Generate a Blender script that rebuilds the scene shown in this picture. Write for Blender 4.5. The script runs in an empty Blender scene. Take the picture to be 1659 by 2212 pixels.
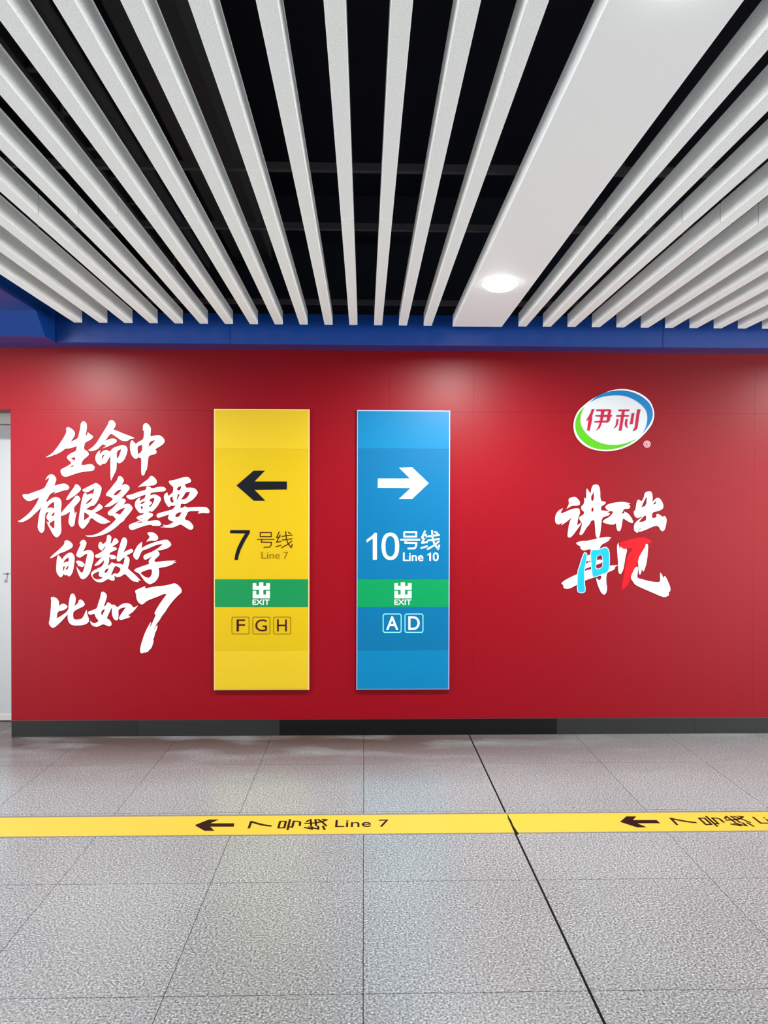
import bpy, bmesh, math, random
from mathutils import Vector, Matrix

S = bpy.context.scene
C = S.collection
random.seed(7)

# ------------------------------------------------------------------ camera
W, H = 1659, 2212
F = 1650.0                       # focal length in pixels of the 1659x2212 frame
EYE = Vector((0, 0, 1.46))
YAW, ROLL, PITCH = math.radians(1.476), 0.0027, -0.0112
PY0 = 1106 + F * math.tan(-PITCH)    # principal point row (the frame is a crop)
f0 = Vector((math.sin(YAW) * math.cos(PITCH), math.cos(YAW) * math.cos(PITCH), math.sin(PITCH)))
r0 = Vector((math.cos(YAW), -math.sin(YAW), 0))
u0 = r0.cross(f0)
CR = r0 * math.cos(ROLL) + u0 * math.sin(ROLL)
CU = u0 * math.cos(ROLL) - r0 * math.sin(ROLL)
cd = bpy.data.cameras.new('camera'); cam = bpy.data.objects.new('camera', cd); C.objects.link(cam)
cd.sensor_fit = 'VERTICAL'; cd.sensor_height = 24.0; cd.sensor_width = 24.0 * W / H
cd.lens = F / H * 24.0
cd.shift_y = (PY0 - H / 2) / H
cd.clip_start = 0.05
cam.matrix_world = Matrix(((CR.x, CU.x, -f0.x, EYE.x), (CR.y, CU.y, -f0.y, EYE.y), (CR.z, CU.z, -f0.z, EYE.z), (0, 0, 0, 1)))
S.camera = cam

def ray(px, py):
    return f0 + CR * ((px - W / 2) / F) - CU * ((py - PY0) / F)
def at_y(px, py, y):             # where the ray through a photo pixel meets the plane y = const
    d = ray(px, py); return EYE + d * (y / d.y)
def at_z(px, py, z):
    d = ray(px, py); return EYE + d * ((z - EYE.z) / d.z)

# ------------------------------------------------------------------ world, exposure
AMB = 9.2
LAMP_W = (140.0, 20.0)     # row by the wall, next row
wd = bpy.data.worlds.new('hall'); S.world = wd; wd.use_nodes = True
wd.node_tree.nodes['Background'].inputs[0].default_value = (0.975, 1.0, 0.995, 1)
wd.node_tree.nodes['Background'].inputs[1].default_value = AMB
S.view_settings.view_transform = 'Standard'; S.view_settings.look = 'None'
S.view_settings.gamma = 1.0; S.view_settings.use_curve_mapping = False
S.view_settings.exposure = 0.0

# ------------------------------------------------------------------ materials
def _lin(c):
    return tuple(((v / 255) / 12.92 if v / 255 <= 0.04045 else ((v / 255 + 0.055) / 1.055) ** 2.4) for v in c)
lin = _lin
def mat(name, col, rough=0.5, spec=0.5, metal=0.0, srgb=True, emit=None, estr=0, dim=1.0):
    m = bpy.data.materials.new(name); m.use_nodes = True
    b = m.node_tree.nodes['Principled BSDF']
    c = tuple(v * dim for v in (lin(col) if srgb else col))
    b.inputs['Base Color'].default_value = (*c, 1)
    b.inputs['Roughness'].default_value = rough
    b.inputs['Specular IOR Level'].default_value = spec
    b.inputs['Metallic'].default_value = metal
    if emit:
        b.inputs['Emission Color'].default_value = (*emit, 1); b.inputs['Emission Strength'].default_value = estr
    return m
def N(m, t, **k):
    n = m.node_tree.nodes.new(t)
    for a, v in k.items(): setattr(n, a, v)
    return n
def speckle(m, stops, scale, detail=2.0, bump=0.0, blotch=None, rand=0.0, dim=1.0):
    """grain: noise through a colour ramp, large soft blotches, per-object tint"""
    nt = m.node_tree; L = nt.links; b = nt.nodes['Principled BSDF']
    tc = N(m, 'ShaderNodeNewGeometry')
    n1 = N(m, 'ShaderNodeTexNoise'); n1.inputs['Scale'].default_value = scale; n1.inputs['Detail'].default_value = detail
    n1.inputs['Roughness'].default_value = 0.65
    L.new(tc.outputs['Position'], n1.inputs['Vector'])
    r = N(m, 'ShaderNodeValToRGB'); e = r.color_ramp.elements
    k = dim
    lin = lambda c: tuple(v * k for v in _lin(c))
    e[0].position, e[0].color = stops[0][0], (*lin(stops[0][1]), 1)
    e[1].position, e[1].color = stops[-1][0], (*lin(stops[-1][1]), 1)
    for p, c in stops[1:-1]:
        q = e.new(p); q.color = (*lin(c), 1)
    L.new(n1.outputs['Fac'], r.inputs['Fac'])
    out = r.outputs['Color']
    if blotch:
        n2 = N(m, 'ShaderNodeTexNoise'); n2.inputs['Scale'].default_value = blotch[0]; n2.inputs['Detail'].default_value = 4
        L.new(tc.outputs['Position'], n2.inputs['Vector'])
        mr = N(m, 'ShaderNodeMapRange'); mr.inputs['From Min'].default_value = 0.3; mr.inputs['From Max'].default_value = 0.7
        mr.inputs['To Min'].default_value = 1 - blotch[1]; mr.inputs['To Max'].default_value = 1 + blotch[1]
        L.new(n2.outputs['Fac'], mr.inputs['Value'])
        mx = N(m, 'ShaderNodeVectorMath', operation='SCALE')
        L.new(out, mx.inputs[0]); L.new(mr.outputs[0], mx.inputs['Scale']); out = mx.outputs[0]
    if rand:
        oi = N(m, 'ShaderNodeObjectInfo')
        mr = N(m, 'ShaderNodeMapRange'); mr.inputs['To Min'].default_value = 1 - rand; mr.inputs['To Max'].default_value = 1 + rand
        L.new(oi.outputs['Random'], mr.inputs['Value'])
        mx = N(m, 'ShaderNodeVectorMath', operation='SCALE')
        L.new(out, mx.inputs[0]); L.new(mr.outputs[0], mx.inputs['Scale']); out = mx.outputs[0]
    L.new(out, b.inputs['Base Color'])
    if bump:
        bp = N(m, 'ShaderNodeBump'); bp.inputs['Strength'].default_value = bump; bp.inputs['Distance'].default_value = 0.001
        L.new(n1.outputs['Fac'], bp.inputs['Height']); L.new(bp.outputs[0], b.inputs['Normal'])
    return out

M_RED = mat('red_film', (138, 0, 20), 0.39, 0.14, dim=0.5)
M_REDB = mat('red_backing', (120, 0, 8), 0.6, dim=0.72)
M_BLUE = mat('blue_panel', (4, 62, 148), 0.28, 0.55, dim=0.62)
M_SLAT = mat('slat_paint', (232, 230, 227), 0.6, 0.15)
speckle(M_SLAT, [(0.3, (213, 217, 217)), (0.7, (236, 240, 240))], 260, 1.0)
M_WIDE = mat('ceiling_panel_paint', (226, 230, 231), 0.55, 0.2)
M_VOID = mat('void_black', (20, 23, 32), 0.9, 0.1)
M_DUCT = mat('dark_duct', (40, 40, 42), 0.7, 0.2)
M_RAIL = mat('dark_steel', (56, 54, 58), 0.6, 0.2)
M_TILE = mat('terrazzo', (180, 178, 174), 0.3, 0.5)
speckle(M_TILE, [(0.34, (58, 62, 62)), (0.44, (126, 132, 135)), (0.55, (174, 180, 184)), (0.66, (232, 236, 236))], 135, 3.0, blotch=(1.3, 0.07), rand=0.02, dim=0.37)
M_GROUT = mat('grout', (52, 50, 48), 0.9)
M_JOINT = mat('joint_rubber', (8, 7, 7), 0.9, 0.08)
M_TAPE = mat('yellow_tape', (244, 208, 62), 0.5, 0.4, dim=0.31)
M_INK = mat('dark_ink', (34, 6, 8), 0.5, 0.1, dim=0.45)
M_SKIRT = mat('dark_stone', (58, 60, 60), 0.4, 0.2, dim=0.15)
M_SKIRT_D = mat('black_stone', (26, 28, 29), 0.3, 0.2, dim=0.2)
M_SKIRT_G = mat('grey_stone', (66, 70, 70), 0.45, 0.2, dim=0.15)
M_YEL = mat('yellow_board', (218, 184, 12), 0.38, 0.2, dim=0.42)
M_YEL2 = mat('pale_yellow_board', (222, 190, 34), 0.38, 0.2, dim=0.44)
M_BLU = mat('sky_blue_board', (0, 124, 182), 0.38, 0.15, dim=0.34)
M_BLU2 = mat('light_blue_board', (0, 136, 194), 0.38, 0.15, dim=0.37)
M_EDGEY = mat('cream_edge', (250, 214, 150), 0.4, dim=0.5)
M_EDGEB = mat('lilac_edge', (170, 178, 226), 0.4, dim=0.5)
M_GREEN = mat('exit_green', (20, 148, 84), 0.4, 0.15, dim=0.38)
M_GREEN2 = mat('bright_exit_green', (0, 160, 92), 0.4, 0.15, dim=0.38)
M_WHITE = mat('white_acrylic', (252, 253, 253), 0.4, 0.2, dim=0.5)
M_BLACK = mat('black_ink', (8, 14, 26), 0.5, 0.1, dim=0.45)
M_BROWN = mat('brown_ink', (66, 12, 14), 0.5, 0.1, dim=0.45)
M_OCHRE = mat('ochre_ink', (140, 100, 6), 0.5, 0.1, dim=0.45)
M_PALEC = mat('pale_cyan_ink', (130, 226, 246), 0.5, dim=0.42)
M_CYAN = mat('cyan_acrylic', (0, 196, 226), 0.4, 0.2, dim=0.38)
M_LILAC = mat('pale_lilac_acrylic', (214, 206, 240), 0.4, dim=0.55)
M_SCAR = mat('scarlet_film', (238, 0, 26), 0.4, 0.15, dim=0.4)
M_LOGO = mat('logo_face', (226, 232, 238), 0.4, 0.2, dim=0.44)
M_LBLUE = mat('logo_blue', (0, 136, 214), 0.4, 0.2, dim=0.38)
M_LGRN = mat('logo_green', (100, 212, 16), 0.4, 0.2, dim=0.34)
M_LRED = mat('logo_crimson', (194, 14, 66), 0.4, 0.2, dim=0.44)
M_PINK = mat('pale_pink', (246, 204, 214), 0.4, 0.2, dim=0.44)
M_DOOR = mat('door_white', (222, 228, 231), 0.45, dim=0.36)
M_FRAME = mat('frame_white', (226, 226, 220), 0.45, dim=0.42)
M_STEEL = mat('satin_steel', (84, 84, 86), 0.3, 0.5, 0.8)
M_RIM = mat('white_rim', (238, 236, 232), 0.4)
M_LENS = mat('lit_lens', (255, 255, 250), 0.4, emit=(1.0, 0.98, 0.94), estr=14.0)

# wear on the floor next to the wall: brownish dirt that follows its own noise, fading into the hall
def dirt(m):
    nt = m.node_tree; L = nt.links; b = nt.nodes['Principled BSDF']
    src = b.inputs['Base Color'].links[0].from_socket
    g = N(m, 'ShaderNodeNewGeometry'); sx = N(m, 'ShaderNodeSeparateXYZ'); L.new(g.outputs['Position'], sx.inputs[0])
    mp = N(m, 'ShaderNodeMapping'); mp.inputs['Scale'].default_value = (1.1, 3.2, 1)
    L.new(g.outputs['Position'], mp.inputs['Vector'])
    n = N(m, 'ShaderNodeTexNoise'); n.inputs['Scale'].default_value = 1.6; n.inputs['Detail'].default_value = 5
    L.new(mp.outputs[0], n.inputs['Vector'])
    a = N(m, 'ShaderNodeMapRange'); a.inputs['From Min'].default_value = 4.05; a.inputs['From Max'].default_value = 4.85
    L.new(sx.outputs['Y'], a.inputs['Value'])
    c = N(m, 'ShaderNodeMapRange'); c.inputs['From Min'].default_value = 0.22; c.inputs['From Max'].default_value = 0.50
    L.new(n.outputs['Fac'], c.inputs['Value'])
    mu = N(m, 'ShaderNodeMath', operation='MULTIPLY'); L.new(a.outputs[0], mu.inputs[0]); L.new(c.outputs[0], mu.inputs[1])
    mu2 = N(m, 'ShaderNodeMath', operation='MULTIPLY'); L.new(mu.outputs[0], mu2.inputs[0]); mu2.inputs[1].default_value = 1.0
    e = N(m, 'ShaderNodeMapRange'); e.inputs['From Min'].default_value = 0.2; e.inputs['From Max'].default_value = 2.2
    e.inputs['To Min'].default_value = 1.0; e.inputs['To Max'].default_value = 0.35
    L.new(sx.outputs['X'], e.inputs['Value'])
    mu3 = N(m, 'ShaderNodeMath', operation='MULTIPLY'); L.new(mu2.outputs[0], mu3.inputs[0]); L.new(e.outputs[0], mu3.inputs[1])
    mx = N(m, 'ShaderNodeMix', data_type='RGBA'); L.new(mu3.outputs[0], mx.inputs['Factor'])
    L.new(src, mx.inputs['A']); mx.inputs['B'].default_value = (*lin((60, 48, 45)), 1)
    L.new(mx.outputs['Result'], b.inputs['Base Color'])
dirt(M_TILE)

# ------------------------------------------------------------------ helpers
def empty(name, loc, label=None, cat=None, group=None, kind=None):
    o = bpy.data.objects.new(name, None); C.objects.link(o); o.location = loc; o.empty_display_size = 0.1
    if label: o['label'] = label
    if cat: o['category'] = cat
    if group: o['group'] = group
    if kind: o['kind'] = kind
    return o
def wloc(p):
    v = Vector((0, 0, 0))
    while p is not None:
        v += p.location; p = p.parent
    return v
def link(name, me, m, parent=None, loc=None, kind=None, label=None):
    """one mesh object; the mesh comes in world coordinates and is moved to its origin"""
    loc = Vector(loc) if loc is not None else (wloc(parent) if parent else Vector((0, 0, 0)))
    me.transform(Matrix.Translation(-loc))
    me.materials.clear(); me.materials.append(m); me.name = name
    o = bpy.data.objects.new(name, me); C.objects.link(o)
    if parent: o.parent = parent; o.location = loc - wloc(parent)
    else: o.location = loc
    if kind: o['kind'] = kind
    if label: o['label'] = label
    return o
def from_bm(bm):
    bmesh.ops.recalc_face_normals(bm, faces=bm.faces)
    me = bpy.data.meshes.new('m'); bm.to_mesh(me); bm.free(); return me
def bm_box(bm, a, b):
    x0, y0, z0 = a; x1, y1, z1 = b
    v = [bm.verts.new(p) for p in ((x0, y0, z0), (x1, y0, z0), (x1, y1, z0), (x0, y1, z0), (x0, y0, z1), (x1, y0, z1), (x1, y1, z1), (x0, y1, z1))]
    for q in ((0, 3, 2, 1), (4, 5, 6, 7), (0, 1, 5, 4), (1, 2, 6, 5), (2, 3, 7, 6), (3, 0, 4, 7)):
        bm.faces.new([v[i] for i in q])
def box(a, b, bev=0.0):
    bm = bmesh.new(); bm_box(bm, a, b)
    if bev: bmesh.ops.bevel(bm, geom=list(bm.edges), offset=bev, segments=1, affect='EDGES')
    return from_bm(bm)
def prism(pts, vec):
    """extrude a planar polygon of 3-D points along vec"""
    bm = bmesh.new(); vec = Vector(vec)
    a = [bm.verts.new(p) for p in pts]; b = [bm.verts.new(Vector(p) + vec) for p in pts]
    n = len(pts); bm.faces.new(a); bm.faces.new(b[::-1])
    for i in range(n): bm.faces.new([a[i], b[i], b[(i + 1) % n], a[(i + 1) % n]])
    return from_bm(bm)
def disc(bm, c, r, z0, z1, n=40, r2=None):
    a = [bm.verts.new((c[0] + r * math.cos(2 * math.pi * i / n), c[1] + r * math.sin(2 * math.pi * i / n), z0)) for i in range(n)]
    r2 = r if r2 is None else r2
    b = [bm.verts.new((c[0] + r2 * math.cos(2 * math.pi * i / n), c[1] + r2 * math.sin(2 * math.pi * i / n), z1)) for i in range(n)]
    bm.faces.new(a); bm.faces.new(b)
    for i in range(n): bm.faces.new([a[i], a[(i + 1) % n], b[(i + 1) % n], b[i]])

def smooth(L, keep=62):
    """one corner-cutting pass; sharp brush tips stay sharp"""
    out = []; n = len(L)
    for i in range(n):
        p, q, r = L[i - 1], L[i], L[(i + 1) % n]
        v1 = (p[0] - q[0], p[1] - q[1]); v2 = (r[0] - q[0], r[1] - q[1])
        l1 = math.hypot(*v1) or 1; l2 = math.hypot(*v2) or 1
        ang = math.degrees(math.acos(max(-1, min(1, (v1[0] * v2[0] + v1[1] * v2[1]) / l1 / l2))))
        if ang < keep: out.append(q)
        else:
            out.append((q[0] + v1[0] * 0.25, q[1] + v1[1] * 0.25))
            out.append((q[0] + v2[0] * 0.25, q[1] + v2[1] * 0.25))
    return out
def inset(L, d):
    n = len(L); area = sum(L[i][0] * L[(i + 1) % n][1] - L[(i + 1) % n][0] * L[i][1] for i in range(n))
    s = 1 if area > 0 else -1; out = []
    for i in range(n):
        p, q, r = L[i - 1], L[i], L[(i + 1) % n]
        def nrm(a, b):
            x, y = b[0] - a[0], b[1] - a[1]; l = math.hypot(x, y) or 1; return (-y / l * s, x / l * s)
        n1, n2 = nrm(p, q), nrm(q, r); mx, my = n1[0] + n2[0], n1[1] + n2[1]; l = math.hypot(mx, my) or 1
        k = d / max(0.45, (mx * n1[0] + my * n1[1]) / l)
        out.append((q[0] + mx / l * k, q[1] + my / l * k))
    return out
def fill(loops):
    """flat outlines with holes -> solid slab mesh, u v in the plane, third axis 0..1"""
    cu = bpy.data.curves.new('c', 'CURVE'); cu.dimensions = '2D'; cu.fill_mode = 'BOTH'; cu.extrude = 0.5
    for L in loops:
        s = cu.splines.new('POLY'); s.points.add(len(L) - 1)
        for i, p in enumerate(L): s.points[i].co = (p[0] * 0.01, -p[1] * 0.01, 0, 1)
        s.use_cyclic_u = True
    o = bpy.data.objects.new('c', cu); C.objects.link(o)
    me = bpy.data.meshes.new_from_object(o.evaluated_get(bpy.context.evaluated_depsgraph_get()))
    bpy.data.objects.remove(o); bpy.data.curves.remove(cu)
    for v in me.vertices: v.co = (v.co.x * 100, -v.co.y * 100, v.co.z + 0.5)
    return me
def text(s, bold=0.0):
    cu = bpy.data.curves.new('t', 'FONT'); cu.body = s; cu.extrude = 0.5; cu.offset = bold; cu.resolution_u = 6
    o = bpy.data.objects.new('t', cu); C.objects.link(o)
    me = bpy.data.meshes.new_from_object(o.evaluated_get(bpy.context.evaluated_depsgraph_get()))
    bpy.data.objects.remove(o); bpy.data.curves.remove(cu)
    for v in me.vertices: v.co = (v.co.x, -v.co.y, v.co.z + 0.5)
    return me
def fit(me, x0, y0, x1, y1):
    xs = [v.co.x for v in me.vertices]; ys = [v.co.y for v in me.vertices]
    a, b, c, d = min(xs), max(xs), min(ys), max(ys)
    for v in me.vertices: v.co = (x0 + (v.co.x - a) / (b - a) * (x1 - x0), y0 + (v.co.y - c) / (d - c) * (y1 - y0), v.co.z)
    return me
def strokes(lines, w, close=()):
    """even-width pen strokes as overlapping bars with round joints"""
    bm = bmesh.new()
    for k, L in enumerate(lines):
        pts = list(L) + ([L[0]] if k in close else [])
        for (ax, ay), (bx, by) in zip(pts, pts[1:]):
            l = math.hypot(bx - ax, by - ay); ux, uy = (bx - ax) / l, (by - ay) / l; h = w / 2
            q = [(ax - uy * h, ay + ux * h), (bx - uy * h, by + ux * h), (bx + uy * h, by - ux * h), (ax + uy * h, ay - ux * h)]
            a = [bm.verts.new((x, y, 0)) for x, y in q]; b = [bm.verts.new((x, y, 1)) for x, y in q]
            bm.faces.new(a); bm.faces.new(b[::-1])
            for i in range(4): bm.faces.new([a[i], b[i], b[(i + 1) % 4], a[(i + 1) % 4]])
        for x, y in pts: disc(bm, (x, y), w / 2, 0, 0.999, 10)
    return from_bm(bm)
def on_wall(me, crop, y, thick):
    """crop = (x0, y0, scale): photo coordinates of what hangs on the wall plane at depth y"""
    x0, y0, s = crop
    for v in me.vertices:
        v.co = at_y(x0 + v.co.x / s, y0 + v.co.y / s, y) - Vector((0, thick * v.co.z, 0))
    me.update(); return me

D = 4.98                 # the red wall's face
ZC = 2.608               # underside of the ceiling slats

# ================================================================== FLOOR
floor = link('floor', box((-7, -4, -0.25), (7, 5.5, -0.010)), M_GROUT, kind='structure')
XL = [-6.6 + 0.6 * i for i in range(12)]                       # ... -0.6, 0
XR = [0.0, 0.69, 1.385, 2.0, 2.6, 3.2, 3.8, 4.4, 5.0, 5.6, 6.2, 6.8]
cols = [(a, b) for a, b in zip(XL, XL[1:])] + [(a, b) for a, b in zip(XR, XR[1:])]
YR = [4.41 - 0.704 * i for i in range(12)][::-1] + [5.114, 5.45]
cache = {}
for (xa, xb) in cols:
    for ya, yb in zip(YR, YR[1:]):
        if yb < -1.5 and False: continue
        ga = 0.0045 if abs(xa - 0.69) < 1e-6 else 0.0012
        gb = 0.0045 if abs(xb - 0.69) < 1e-6 else 0.0012
        key = (round(xb - xa, 3), round(yb - ya, 3), ga, gb)
        loc = Vector((xa, ya, 0))
        if key not in cache:
            o = link('tile', box((xa + ga, ya + 0.0012, -0.0098), (xb - gb, yb - 0.0012, 0.0), 0.0002), M_TILE, floor, loc=loc)
            cache[key] = o.data
        else:
            o = bpy.data.objects.new('tile', cache[key]); C.objects.link(o); o.parent = floor; o.location = loc
link('joint_filler', box((0.6858, -4, -0.0098), (0.6942, D, -0.0022)), M_JOINT, floor, label='black rubber expansion joint between tiles')

# ================================================================== BACK WALL
def wx(px, py=1200): return at_y(px, py, D).x
def wz(py, px=800): return at_y(px, py, D).z
XE = wx(23.5, 1200)                       # left edge of the red wall, where the door recess opens
ZTOP = 2.51
ZSK = 0.104
ZLINT = at_y(18, 883.5, D).z
wall = link('wall_back', box((XE + 0.003, D + 0.004, 0.0), (6.9, D + 0.2, ZTOP + 0.02)), M_REDB, kind='structure')
seams = [XE] + [wx(418), wx(1022), wx(1628), wx(1628) + 1.84, 6.9]
ZS = at_y(1000, 890, D).z
def wpanel(x0, x1, z0, z1, par=wall):
    g = 0.0002
    link('wall_panel', box((x0 + g, D, z0 + g), (x1 - g, D + 0.0038, z1 - g), 0.0003), M_RED, par, loc=((x0 + x1) / 2, D, z0))
for a, b in zip(seams, seams[1:]):
    wpanel(a, b, ZSK + 0.002, ZS)
ups = sorted(seams + [wx(841)])
for a, b in zip(ups, ups[1:]):
    wpanel(a, b, ZS, ZTOP)
# wall over and beyond the door recess
wl = link('wall_left', box((XE - 0.98, D + 0.004, ZLINT), (XE + 0.003, D + 0.2, ZTOP + 0.02)), M_REDB, kind='structure')
wpanel(XE - 0.98, XE, ZLINT, ZTOP, wl)
wf = link('wall_far_left', box((-6.9, D + 0.004, 0), (XE - 0.98, D + 0.2, ZTOP + 0.02)), M_REDB, kind='structure')
wpanel(-6.9, XE - 0.98, ZSK + 0.002, ZTOP, wf)
# skirting of stone pieces
sk = empty('baseboard_back', (0, D, 0), kind='structure')
sxs = [XE, wx(299, 1575), wx(604, 1575), wx(905, 1575), wx(1203, 1575), wx(1500, 1575)]
step = sxs[4] - sxs[3]
while sxs[-1] < 6.8: sxs.append(min(6.9, sxs[-1] + step))
tints = [M_SKIRT, M_SKIRT_G, M_SKIRT_D, M_SKIRT_D, M_SKIRT_G, M_SKIRT_G, M_SKIRT, M_SKIRT, M_SKIRT, M_SKIRT, M_SKIRT]
for i, (a, b) in enumerate(zip(sxs, sxs[1:])):
    link('skirting_tile', box((a + 0.0006, D + 0.0002, 0), (b - 0.0006, D + 0.0036, ZSK), 0.0006), tints[min(i, 10)], sk, loc=((a + b) / 2, D, 0))
link('edge_strip', box((XE, D - 0.001, ZSK), (6.9, D + 0.003, ZSK + 0.0018)), M_STEEL, sk)

# door recess
YD = 5.36
rx1 = XE + 0.0
rec = link('wall_recess', box((XE - 0.98, YD + 0.05, 0), (XE + 0.18, YD + 0.15, 2.5)), M_FRAME, kind='structure')
link('recess_reveal', box((XE + 0.0035, D + 0.2002, 0), (XE + 0.18, YD + 0.0498, 2.5)), M_FRAME, rec)
link('recess_soffit', box((XE - 0.98, D + 0.2002, ZLINT + 0.02), (XE + 0.003, YD - 0.0005, ZLINT + 0.06)), M_FRAME, rec)
dl = XE - 0.93; dr = XE - 0.02
zdoor = at_y(10, 918, YD).z
d1 = empty('door_1', ((dl + dr) / 2, YD, 0), kind='structure')
link('door_panel', box((dl + 0.04, YD + 0.004, 0.03), (dr - 0.0, YD + 0.045, zdoor), 0.002), M_DOOR, d1)
link('door_frame', box((dl - 0.03, YD - 0.004, zdoor + 0.004), (dr + 0.015, YD + 0.049, zdoor + 0.12), 0.006), M_FRAME, d1)
link('door_jamb', box((dl - 0.03, YD - 0.002, 0.0), (dl + 0.036, YD + 0.049, zdoor + 0.0035), 0.004), M_FRAME, d1)
link('kick_plate', box((dl + 0.04, YD - 0.006, 0.004), (dr, YD + 0.003, 0.052), 0.003), M_FRAME, d1)
hp = at_y(17, 1239, YD)
bm = bmesh.new(); bm_box(bm, (hp.x - 0.005, YD - 0.042, hp.z - 0.004), (hp.x + 0.004, YD + 0.003, hp.z + 0.004)); bm_box(bm, (hp.x - 0.012, YD - 0.052, hp.z - 0.004), (hp.x + 0.010, YD - 0.042, hp.z + 0.004))
link('door_handle', from_bm(bm), M_STEEL, d1)

# unseen wall added behind the camera to keep reflection haze off the red
M_BLOCKER = mat('haze_blocker_grey', (120, 120, 118), 0.5)
link('haze_blocker', box((-4.9, -4.2, -0.01), (4.9, -4.0, 3.6)), M_BLOCKER, kind='structure')

# ================================================================== BLUE BEAM AND CEILING
BF = 4.813
beam = empty('trim_1', (0, BF, ZTOP), kind='structure')
bx = [-1.92, at_y(497, 725, BF).x, at_y(1432, 735, BF).x]
while bx[-1] < 6.8: bx.append(min(6.9, bx[-1] + 2.7))
for a, b in zip(bx, bx[1:]):
    link('beam_panel', box((a + 0.0012, BF, ZTOP), (b - 0.0012, 5.2, 2.70), 0.0015), M_BLUE, beam, loc=((a + b) / 2, BF, ZTOP))
# lowered soffit on the left with its sloped face
sof = link('soffit', prism([(-6.9, 5.2, ZTOP), (-6.9, 4.66, ZTOP), (-6.9, 4.53, 2.632), (-6.9, -4.0, 2.632), (-6.9, -4.0, 2.9), (-6.9, 5.2, 2.9)], (6.9 - 1.922, 0, 0)), M_BLUE, beam)
ceil = link('ceiling', box((-7, -4, 3.6), (7, 5.5, 3.7)), M_VOID, kind='structure')
link('void_wall', box((-2.05, 5.2, 2.52), (7, 5.5, 3.6)), M_VOID, ceil)
link('void_wall', box((-2.1, -4, 2.9), (-1.93, 5.2, 3.6)), M_VOID, ceil)

def slat_x(px, py): return at_z(px, py, ZC).x
XA = (at_z(176, 696, ZC).x, at_z(932, 704, ZC).x)
XB = (at_z(1137, 705, ZC).x - 0.024, at_z(1610, 710, ZC).x - 0.024)
YEND = sum(at_z(p, q, ZC).y for p, q in ((176, 696), (661, 702), (825, 703), (1302, 707), (1619, 710))) / 5
YJ = sum(at_z(p, q, ZC).y for p, q in ((155, 463.5), (580, 470), (826, 473), (1400, 479))) / 4
print('slat pitch', (XA[1] - XA[0]) / 14, (XB[1] - XB[0]) / 9, 'end', YEND, 'joint', YJ, 'lint', ZLINT, 'XE', XE)
pa = (XA[1] - XA[0]) / 14; pb = (XB[1] - XB[0]) / 9
xs = [XA[0] + pa * i - 0.024 for i in range(15)]
k = 0
while XB[0] + pb * k < 3.2: xs.append(XB[0] + pb * k); k += 1
x2 = 3.72
while x2 < 6.8: xs.append(x2); x2 += pb
SW, SH = 0.0245, 0.080
protos = []
for ya, yb in ((-4.0, -0.05), (-0.045, YJ - 0.004), (YJ + 0.004, YEND)):
    o = link('slat', box((-SW, ya, ZC), (SW, yb, ZC + SH), 0.0006), M_SLAT, ceil, loc=(0, yb, ZC))
    protos.append(o)
for n, x in enumerate(xs):
    for p in protos:
        if n == 0: p.location.x = x - ceil.location.x
        else:
            o = p.copy(); C.objects.link(o); o.parent = ceil; o.location.x = x
# wide lamp panels
PXL, PXR = at_z(978, 705, ZC).x, at_z(1084, 706, ZC).x
YW = at_z(1030, 706, ZC).y
for a, b in ((PXL, PXR), (3.30, 3.60)):
    link('ceiling_panel', box((a, -4.0, ZC), (b, YW, ZC + 0.07), 0.0015), M_WIDE, ceil, loc=((a + b) / 2, YW, ZC))
# carrier rails over the slats, cable tray, conduit
for yy, zz in ((2.95, 2.775), (3.58, 2.783), (4.66, 2.728)):
    link('carrier_rail', box((-1.9, yy - 0.012, zz - 0.009), (6.8, yy + 0.012, zz + 0.02)), M_RAIL, ceil, loc=(2.4, yy, zz))
bm = bmesh.new()
for dx in (0, 0.2): bm_box(bm, (-1.24 + dx, -3.9, 3.05), (-1.225 + dx, 5.1, 3.13))
for q in range(30): bm_box(bm, (-1.225, -3.8 + 0.3 * q, 3.055), (-1.04, -3.77 + 0.3 * q, 3.065))
link('cable_tray', from_bm(bm), M_DUCT, ceil)
bm = bmesh.new(); bm_box(bm, (-0.86, -3.9, 3.12), (-0.62, 5.1, 3.34)); link('duct', from_bm(bm), M_DUCT, ceil)
for cx, cz, r in ((-0.98, 3.14, 0.03), (0.35, 3.3, 0.025)):
    bm = bmesh.new(); bmesh.ops.create_cone(bm, cap_ends=True, segments=12, radius1=r, radius2=r, depth=9.0, matrix=Matrix.Translation((cx, 0.6, cz)) @ Matrix.Rotation(math.pi / 2, 4, 'X'))
    link('conduit', from_bm(bm), M_DUCT, ceil)
for hx in (-1.15, 0.1, 1.0, 2.2, 3.4, 4.6):
    for hy in (2.95, 4.66):
        link('hanger_rod', box((hx - 0.004, hy - 0.004, 2.80), (hx + 0.004, hy + 0.004, 3.6)), M_RAIL, ceil, loc=(hx, hy, 2.8))

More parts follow.
